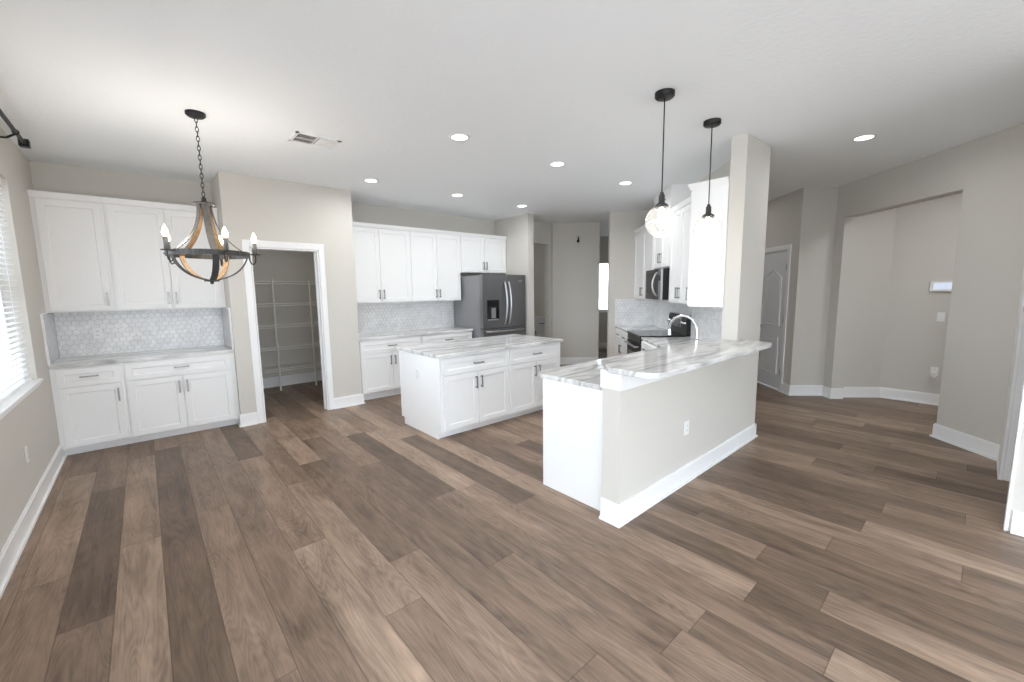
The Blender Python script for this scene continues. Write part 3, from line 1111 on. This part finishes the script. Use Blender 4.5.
# ------------------------------------------------------------------ microwave
mw = thing('microwave', 'dark over-the-range microwave with bowed steel handle', 'microwave', at(2.25, 6.325, 1.41), RZ)
mwid, mh = 0.765, 0.405
MB().box(0, mwid, 0.025, 0.448, 0, mh).build('body', 'black', mw)
md_ = MB().box(0.0, 0.64, 0, 0.025, 0.0, mh, 'dark_steel').box(0.06, 0.56, -0.002, 0, 0.07, mh - 0.06, 'black_glass').build('door', None, mw)
MB().box(0.645, mwid, 0, 0.025, 0.0, mh, 'steel').box(0.66, mwid - 0.02, -0.002, 0, 0.25, mh - 0.04, 'black_glass').build('control_panel', None, mw)
pth = [(0.605, -0.004 - 0.06 * math.sin(PI * k / 14.0) ** 0.8, 0.045 + (mh - 0.09) * k / 14.0) for k in range(15)]
MB().tube(pth, 0.013, 10).build('handle', 'steel', md_)
mb = MB()
for k in range(8):
    mb.box(0.05 + k * 0.085, 0.11 + k * 0.085, 0.10, 0.28, -0.003, 0)
mb.build('vent_grille', 'black_plastic', mw)

# ------------------------------------------------------------------ faucet
fa = thing('faucet', 'tall arched chrome kitchen faucet behind the bar', 'faucet', (3.96, 1.81, 0.9125))
MB().lathe([(0.0, 0), (0.03, 0), (0.03, 0.008), (0.022, 0.014), (0.020, 0.06), (0.0165, 0.07), (0.0, 0.07)], seg=20).build('base', 'chrome', fa)
pth = [(0, 0, 0.05), (0, 0, 0.15), (0, 0, 0.24)]
for k in range(1, 17):
    a = PI - k * PI * 1.02 / 16
    pth.append((0, 0.14 + 0.14 * math.cos(a), 0.24 + 0.138 * math.sin(a)))
MB().tube(pth, 0.0135, 12).build('spout', 'chrome', fa)
e = Vector(pth[-1])
MB().tube([e + Vector((0, 0, 0.005)), e + Vector((0, -0.002, -0.03)), e + Vector((0, -0.003, -0.052))], [0.016, 0.0175, 0.019], 12).build('spray_head', 'chrome', fa)
MB().tube([(0.018, 0, 0.045), (0.045, 0.0, 0.055), (0.055, -0.01, 0.13)], [0.011, 0.010, 0.006], 10).build('lever', 'chrome', fa)

# ------------------------------------------------------------------ pantry shelving
sh = thing('wire_shelving', 'white wire shelving with two poles inside the open pantry', 'shelving', (1.0, 7.42, 0))
for zz in (1.74, 1.395, 1.05, 0.695, 0.35):
    mb = MB()
    for y, dz, r in ((0.0, 0.0, 0.010), (0.0, -0.034, 0.010), (0.12, 0, 0.004), (0.24, 0, 0.004), (0.362, 0, 0.005)):
        mb.tube([(-0.12, y, zz + dz), (2.28, y, zz + dz)], r, 6)
    for k in range(80):
        x = -0.10 + k * 0.03
        mb.tube([(x, 0.0, zz - 0.028), (x, 0.0, zz + 0.004), (x, 0.365, zz + 0.004)], 0.0016, 4)
    mb.build('shelf', 'wire', sh)
for x in (0.545, 1.085):
    MB().tube([(x, -0.014, 0), (x, -0.014, 1.775)], 0.014, 10).lathe([(0.0, 0), (0.016, 0), (0.016, 0.02), (0.009, 0.03)], (x, -0.012, 0), 12).build('pole', 'wire', sh)

# ------------------------------------------------------------------ laundry cabinet seen through the opening
lc = thing('laundry_cabinet', 'pale cabinet with dark handle in the dim room past the refrigerator', 'cabinet', (6.60, 6.78, 0))
MB().box(0, 0.58, 0.0, 0.60, 0.09, 0.885).box(0, 0.58, 0.06, 0.58, 0, 0.09).build('body', 'laundry', lc)
d = shaker(0.01, 0.57, 0.68, 0.87).build('drawer', 'laundry', lc)
pull(0.29, 0.785, False, ln=0.2).build('handle', 'black', d)
d = shaker(0.01, 0.57, 0.11, 0.665).build('door', 'laundry', lc)
pull(0.06, 0.55, True).build('handle', 'black', d)
MB().box(-0.02, 0.595, -0.03, 0.62, 0.886, 0.92).build('worktop', 'laundry', lc, 0.004)

# ------------------------------------------------------------------ closet door
dw = CD1 - CD0 - 0.03
d1 = bpy.data.objects.new('door_1', None)
COL.objects.link(d1)
d1.location = at(5.15, CD1 - 0.015, 0.008)
d1.rotation_euler = (0, 0, RZ)
d1['kind'] = 'structure'
slab = MB()
H_ = CDZ - 0.022
slab.box(0, dw, 0, 0.035, 0, H_)
slab = slab.build('slab', 'door', d1, 0.002)


def moulding(pts, t=0.022, hgt=0.012):
    mb = MB()
    n = len(pts)
    cx = sum(p[0] for p in pts) / n
    cz = sum(p[1] for p in pts) / n
    def sc(p, d):
        v = Vector((p[0] - cx, p[1] - cz))
        l = v.length
        v = v * ((l - d) / l)
        return (cx + v.x, cz + v.y)
    rings = [[(p[0], 0.0, p[1]) for p in pts]]
    for d, y in ((0.006, -hgt), (t, -hgt * 0.7), (t + 0.012, -0.001), (t + 0.045, -0.008)):
        rings.append([(q[0], y, q[1]) for q in (sc(p, d) for p in pts)])
    v = [q for r in rings for q in r]
    f = []
    for L0 in range(len(rings) - 1):
        for k in range(n):
            f.append((L0 * n + k, L0 * n + (k + 1) % n, (L0 + 1) * n + (k + 1) % n, (L0 + 1) * n + k))
    f.append(tuple(range((len(rings) - 1) * n, len(rings) * n)))
    return mb.add(v, f)


m0, m1 = 0.125, dw - 0.125
arch = [(m0, 0.96), (m1, 0.96), (m1, 1.70)]
for k in range(1, 12):
    s = k / 12.0
    arch.append((m1 + (m0 - m1) * s, 1.70 + 0.115 * (0.5 - 0.5 * math.cos(2 * PI * s)) ** 0.9))
arch.append((m0, 1.70))
moulding(arch).build('upper_panel', 'door', d1)
moulding([(m0, 0.22), (m1, 0.22), (m1, 0.80), (m0, 0.80)]).build('lower_panel', 'door', d1)
MB().lathe([(0.0, 0), (0.03, 0), (0.03, 0.008), (0.010, 0.012), (0.010, 0.035), (0.027, 0.045), (0.027, 0.062), (0.0, 0.068)], (0.07, 0.0, 0.92), 18, axis='y').build('door_knob', 'black', d1)
for zz in (0.28, 1.06, 1.84):
    MB().box(dw - 0.030, dw - 0.001, -0.003, 0.004, zz - 0.045, zz + 0.045).tube([(dw - 0.004, -0.012, zz - 0.047), (dw - 0.004, -0.012, zz + 0.047)], 0.010, 8).build('hinge', 'black', d1)


# ------------------------------------------------------------------ ceiling fixtures
def downlight(x, y, label, watts=DOWNLIGHT_W):
    t = thing('recessed_light', label, 'recessed light', (x, y, CEIL), 0, 'recessed ceiling lights')
    MB().lathe([(0.068, -0.004), (0.088, -0.006), (0.092, 0.0)], seg=36).build('trim_ring', 'trim', t)
    MB().lathe([(0.0, -0.0035), (0.069, -0.0035)], seg=36).build('lens', 'lens', t)
    l = bpy.data.lights.new('downlight_lamp', 'AREA')
    l.shape = 'DISK'
    l.size = 0.13
    l.energy = watts
    l.color = (0.96, 0.985, 1.0)
    l.spread = math.radians(170)
    lo = bpy.data.objects.new('downlight_lamp', l)
    COL.objects.link(lo)
    lo.parent = t
    lo.location = (0, 0, -0.012)
    return t


downlight(2.215, 3.175, 'lit recessed ceiling light right of the air vent, nearest of the kitchen lights')
downlight(3.47, 3.165, 'lit recessed ceiling light in the middle of the kitchen front row')
downlight(4.755, 3.165, 'lit recessed ceiling light just left of the first glass pendant')
downlight(2.205, 5.045, 'lit recessed ceiling light by the top right corner of the pantry wall')
downlight(3.457, 5.045, 'lit recessed ceiling light above the back-wall cabinets left of the refrigerator')
downlight(4.70, 5.05, 'smallest lit recessed ceiling light, in front of the refrigerator wall end')
downlight(5.062, 0.855, 'lone lit recessed ceiling light at the right before the wide wall opening', 6.0)

vt = thing('air_vent', 'white rectangular ceiling air vent between chandelier and kitchen lights', 'air vent', (1.27, 4.05, CEIL))
mb = MB()
vx, vy = 0.185, 0.13
mb.box(-vx, vx, -vy, -vy + 0.025, -0.008, 0).box(-vx, vx, vy - 0.025, vy, -0.008, 0).box(-vx, -vx + 0.025, -vy, vy, -0.008, 0).box(vx - 0.025, vx, -vy, vy, -0.008, 0)
mb.box(-0.006, 0.006, -vy, vy, -0.009, 0)
mb.build('frame', 'trim', vt)
MB().box(-vx + 0.02, vx - 0.02, -vy + 0.02, vy - 0.02, -0.0015, -0.0005).build('backing', 'vent_dark', vt)
for sgn, nm in ((-1, 'louvers'), (1, 'louvers')):
    mb = MB()
    for k in range(8):
        cx = sgn * (0.022 + k * 0.0195)
        tl = 0.0075 * sgn if sgn < 0 else 0.0035
        v = [(cx - tl, -vy + 0.025, -0.003), (cx + tl, -vy + 0.025, -0.014), (cx + tl, vy - 0.025, -0.014), (cx - tl, vy - 0.025, -0.003)]
        v2 = [(p[0] + 0.002, p[1], p[2]) for p in v]
        mb.add(v + v2, [(0, 1, 2, 3), (7, 6, 5, 4), (0, 4, 5, 1), (1, 5, 6, 2), (2, 6, 7, 3), (3, 7, 4, 0)])
    mb.box(min(sgn * 0.016, sgn * 0.16), max(sgn * 0.016, sgn * 0.16), -0.004, 0.004, -0.011, -0.002)
    mb.build(nm, 'trim', vt)


def pendant(x, y, zc, label):
    t = thing('pendant_light', label, 'pendant light', (x, y, CEIL), 0, 'glass globe pendants over the bar')
    c = zc - CEIL
    MB().lathe([(0.0, -0.036), (0.058, -0.036), (0.066, -0.028), (0.066, 0.0)], seg=28).build('canopy', 'black', t)
    MB().tube([(0, 0, -0.03), (0, 0, c + 0.19)], 0.0045, 8).build('cord', 'black', t)
    so = MB().lathe([(0.0, c + 0.20), (0.012, c + 0.20), (0.014, c + 0.185), (0.021, c + 0.18), (0.021, c + 0.13), (0.026, c + 0.125), (0.046, c + 0.112), (0.048, c + 0.094), (0.0, c + 0.094)][::-1], seg=20).build('socket', 'iron', t)
    MB().tube([(0.02, 0, c + 0.155), (0.038, 0, c + 0.155)], 0.003, 6).lathe([(0, -0.004), (0.007, -0.004), (0.007, 0.004), (0, 0.004)], (0.042, 0, c + 0.155), 10).build('key_switch', 'iron', so)
    R_ = 0.110
    prof = []
    for k in range(27):
        a = math.radians(-66) + (math.radians(66) + math.radians(66)) * k / 26
        prof.append((R_ * math.cos(a), c + R_ * math.sin(a)))
    prof = [(prof[0][0] + 0.002, prof[0][1] - 0.007)] + prof
    MB().lathe(prof, seg=40).build('globe', 'glass', t)
    bp = [(0.0, c - 0.045), (0.016, c - 0.041), (0.027, c - 0.025), (0.030, c - 0.005), (0.026, c + 0.02), (0.015, c + 0.05), (0.013, c + 0.098)]
    MB().lathe(bp, seg=18).build('bulb', 'bulb_pend', t)
    l = bpy.data.lights.new('pendant_lamp', 'POINT')
    l.energy = 1.4
    l.shadow_soft_size = 0.03
    l.color = (1.0, 0.93, 0.84)
    lo = bpy.data.objects.new('pendant_lamp', l)
    COL.objects.link(lo)
    lo.parent = t
    lo.location = (0, 0, c - 0.09)
    return t


pendant(2.828, 1.582, 2.035, 'clear glass globe pendant nearer the camera, left of the two over the bar')
pendant(3.590, 1.585, 2.045, 'clear glass globe pendant in front of the wing wall, right of the two')

# chandelier
CX, CY = 0.42, 4.01
chd = thing('chandelier', 'grey strap chandelier with lit candle bulbs hanging on a chain', 'chandelier', (CX, CY, CEIL))
to = Vector((-CX, -CY, 0)).normalized()
rt = Vector((-to.y, to.x, 0))
angs = [math.radians(a) for a in (20, 92, 164, 236, 308)]


def pol(r, a, z):
    d = math.cos(a) * to + math.sin(a) * rt
    return Vector((d.x * r, d.y * r, z - CEIL))


MB().lathe([(0.0, -0.03), (0.05, -0.03), (0.064, -0.018), (0.064, 0)], seg=28).build('canopy', 'black', chd)
mb = MB()
zt = 2.868
k = 0
while zt > 2.275:
    ring = []
    for j in range(12):
        a = 2 * PI * j / 12
        dx, dz = 0.0095 * math.cos(a), 0.021 * math.sin(a)
        ring.append((dx, 0, zt - CEIL - 0.018 + dz) if k % 2 == 0 else (0, dx, zt - CEIL - 0.018 + dz))
    mb.tube(ring, 0.0028, 6, closed=True)
    zt -= 0.0335
    k += 1
mb.build('chain', 'black', chd)
MB().lathe([(0.0, 2.236), (0.066, 2.236), (0.07, 2.243), (0.066, 2.25), (0.02, 2.252), (0.014, 2.29), (0.0, 2.292)], (0, 0, -CEIL), 32).build('top_plate', 'iron', chd)
mb = MB()
RR = 0.262
mb.lathe([(RR - 0.006, 1.846), (RR + 0.006, 1.846), (RR + 0.006, 1.884), (RR - 0.006, 1.884), (RR - 0.006, 1.846)], (0, 0, -CEIL), 64, smooth=False)
mb.build('ring', 'iron', chd)


def strap(prof, a, wd=0.046, th=0.006):
    mb = MB()
    tdir = -math.sin(a) * to + math.cos(a) * rt
    rows = []
    n = len(prof)
    for i, (r, z) in enumerate(prof):
        r0, z0 = prof[max(i - 1, 0)]
        r1, z1 = prof[min(i + 1, n - 1)]
        t = Vector((r1 - r0, z1 - z0)).normalized()
        nr = Vector((t.y, -t.x))
        if nr.dot(Vector((r + 0.02, z - 1.95))) < 0:
            nr = -nr
        po = pol(r + nr.x * th / 2, a, z + nr.y * th / 2)
        pi_ = pol(r - nr.x * th / 2, a, z - nr.y * th / 2)
        rows.append((po - tdir * wd / 2, po + tdir * wd / 2, pi_ + tdir * wd / 2, pi_ - tdir * wd / 2))
    v = [q for r in rows for q in r]
    fo, fi = [], []
    for i in range(n - 1):
        A, B = 4 * i, 4 * (i + 1)
        fo.append((A, A + 1, B + 1, B))
        fo.append((A + 1, A + 2, B + 2, B + 1))
        fi.append((A + 2, A + 3, B + 3, B + 2))
        fo.append((A + 3, A, B, B + 3))
    mb.add(v, fo, 'iron')
    mb.add(v, fi, 'wood')
    return mb


def bez(p0, p1, p2, p3, n=16):
    out = []
    for k in range(n + 1):
        t = k / n
        out.append(tuple((1 - t) ** 3 * a + 3 * (1 - t) ** 2 * t * b + 3 * (1 - t) * t * t * c + t ** 3 * d for a, b, c, d in zip(p0, p1, p2, p3)))
    return out


up = bez((0.042, 2.236), (0.045, 2.06), (0.125, 1.95), (0.252, 1.868))
lowp = bez((0.252, 1.862), (0.235, 1.77), (0.16, 1.69), (0.03, 1.668))
for a in angs:
    a -= math.radians(11)
    strap(up, a).build('upper_strap', None, chd)
    strap(lowp, a, 0.042).build('lower_strap', None, chd)
MB().lathe([(0.0, 1.636), (0.012, 1.640), (0.012, 1.655), (0.05, 1.658), (0.05, 1.668), (0.0, 1.668)], (0, 0, -CEIL), 24).build('bottom_plate', 'iron', chd)
for a in angs:
    ar = MB().tube([pol(r, a, z) for r, z in [(0.262, 1.862), (0.266, 1.825), (0.274, 1.800), (0.290, 1.795), (0.303, 1.812), (0.306, 1.840), (0.306, 1.868)]], 0.0055, 8).build('arm', 'iron', chd)
    b = pol(0.306, a, 1.868)
    MB().lathe([(0.0, 0.0), (0.036, 0.004), (0.038, 0.010), (0.0, 0.010)], b, 20).build('candle_cup', 'iron', ar)
    cd = MB().lathe([(0.0, 0.010), (0.0155, 0.010), (0.0155, 0.098), (0.0, 0.098)], b, 16).build('candle_sleeve', 'candle', chd)
    MB().lathe([(0.010, 0.098), (0.018, 0.112), (0.020, 0.126), (0.0145, 0.150), (0.006, 0.170), (0.0, 0.180)], b, 14).build('bulb', 'bulb', cd)
    l = bpy.data.lights.new('candle_lamp', 'POINT')
    l.energy = 3.2
    l.shadow_soft_size = 0.02
    l.color = (1.0, 0.92, 0.82)
    lo = bpy.data.objects.new('candle_lamp', l)
    COL.objects.link(lo)
    lo.parent = chd
    lo.location = b + Vector((0, 0, 0.21))


# ------------------------------------------------------------------ small wall fittings
def outlet(label, loc, rotz, kind='outlet', sc=1.0, group='wall outlets and switches', dark=False):
    """local front faces -y, centred on loc"""
    t = thing('wall_outlet' if kind == 'outlet' else 'light_switch', label, 'outlet' if kind == 'outlet' else 'switch', loc, rotz, group)
    MB().box(-0.037, 0.037, -0.006, 0, -0.059, 0.059).build('plate', 'white_plastic', t, 0.003)
    if kind == 'outlet':
        for s in (-1, 1):
            so = MB().box(-0.017, 0.017, -0.0075, -0.006, s * 0.02 - 0.0145, s * 0.02 + 0.0145).build('socket', 'white_plastic', t, 0.002)
            MB().box(-0.008, -0.005, -0.0078, -0.0074, s * 0.02 - 0.005, s * 0.02 + 0.006).box(0.005, 0.008, -0.0078, -0.0074, s * 0.02 - 0.005, s * 0.02 + 0.006).build('slots', 'black_plastic', so)
    else:
        MB().box(-0.016, 0.016, -0.009, -0.006, -0.033, 0.033).build('rocker', 'white_plastic', t, 0.002)
    return t


outlet('white outlet low on the half wall under the bar', (3.155, 1.494, 0.455), 0)
outlet('white outlet low on the left wall under the window', (-0.719, 4.43, 0.44), PI / 2)
outlet('white outlet on the blank left end panel of the island', (2.214, 4.10, 0.65), -PI / 2)
outlet('white outlet on the niche tile, left of its pair', (-0.40, 6.391, 1.15), 0)
outlet('white outlet on the niche tile, right of its pair', (0.46, 6.391, 1.15), 0)
outlet('white switch on the alcove wall below the control panel', (7.649, 0.36, 1.15), -PI / 2, 'switch')
o = outlet('white outlet with a plugged-in adapter, low on the alcove wall', (7.649, 0.365, 0.44), -PI / 2)
MB().box(-0.022, 0.022, -0.05, -0.0076, -0.075, -0.008).build('adapter', 'white_plastic', o, 0.005)

cp = thing('control_panel', 'white rectangular wall control panel with glowing screen in the alcove', 'control panel', (7.649, 0.37, 1.54), -PI / 2)
MB().box(-0.12, 0.12, -0.025, 0, -0.065, 0.065).build('housing', 'white_plastic', cp, 0.006)
MB().box(-0.085, 0.085, -0.0262, -0.0255, -0.036, 0.04).build('screen', 'screen', cp)

hk = thing('wall_hook', 'small black hook high on the angled hall wall', 'hook', (*P(1.16, 8.697), 2.53), math.radians(-45))
MB().lathe([(0.0, 0), (0.028, 0), (0.028, 0.012), (0.0, 0.014)], (0, 0, 0), 16, axis='y').build('plate', 'black', hk)
MB().tube([(0, -0.012, 0.0), (0, -0.045, 0.01), (0, -0.06, 0.05), (0, -0.05, 0.09)], [0.016, 0.014, 0.012, 0.008], 8).build('prong', 'black', hk)

# unseen fill light without a fixture, added to brighten the alcove at the right
l = bpy.data.lights.new('side_hall_fill', 'AREA')
l.shape = 'DISK'
l.size = 0.4
l.energy = FILL_ALCOVE_W
l.color = (0.96, 0.985, 1.0)
lo = bpy.data.objects.new('side_hall_fill', l)
COL.objects.link(lo)
lo.location = (6.5, -0.3, CEIL - 0.02)

l = bpy.data.lights.new('closet_hall_fill', 'AREA')  # added fill hidden behind the wing wall, lifts the closet door; no fixture
l.shape = 'DISK'
l.size = 0.3
l.energy = 2.2
lo = bpy.data.objects.new('closet_hall_fill', l)
COL.objects.link(lo)
lo.location = at(4.1, 7.0, CEIL - 0.02)
l = bpy.data.lights.new('pantry_fill', 'AREA')  # added fill above the doorway head, brightens the pantry walls and shelves
l.shape = 'DISK'
l.size = 0.25
l.energy = 3.6
lo = bpy.data.objects.new('pantry_fill', l)
COL.objects.link(lo)
lo.location = (1.5, 6.6, CEIL - 0.02)
l = bpy.data.lights.new('laundry_fill', 'AREA')  # added out-of-sight fill so the laundry room is less dark
l.shape = 'DISK'
l.size = 0.25
l.energy = 3.0
lo = bpy.data.objects.new('laundry_fill', l)
COL.objects.link(lo)
lo.location = (6.0, 7.2, CEIL - 0.02)
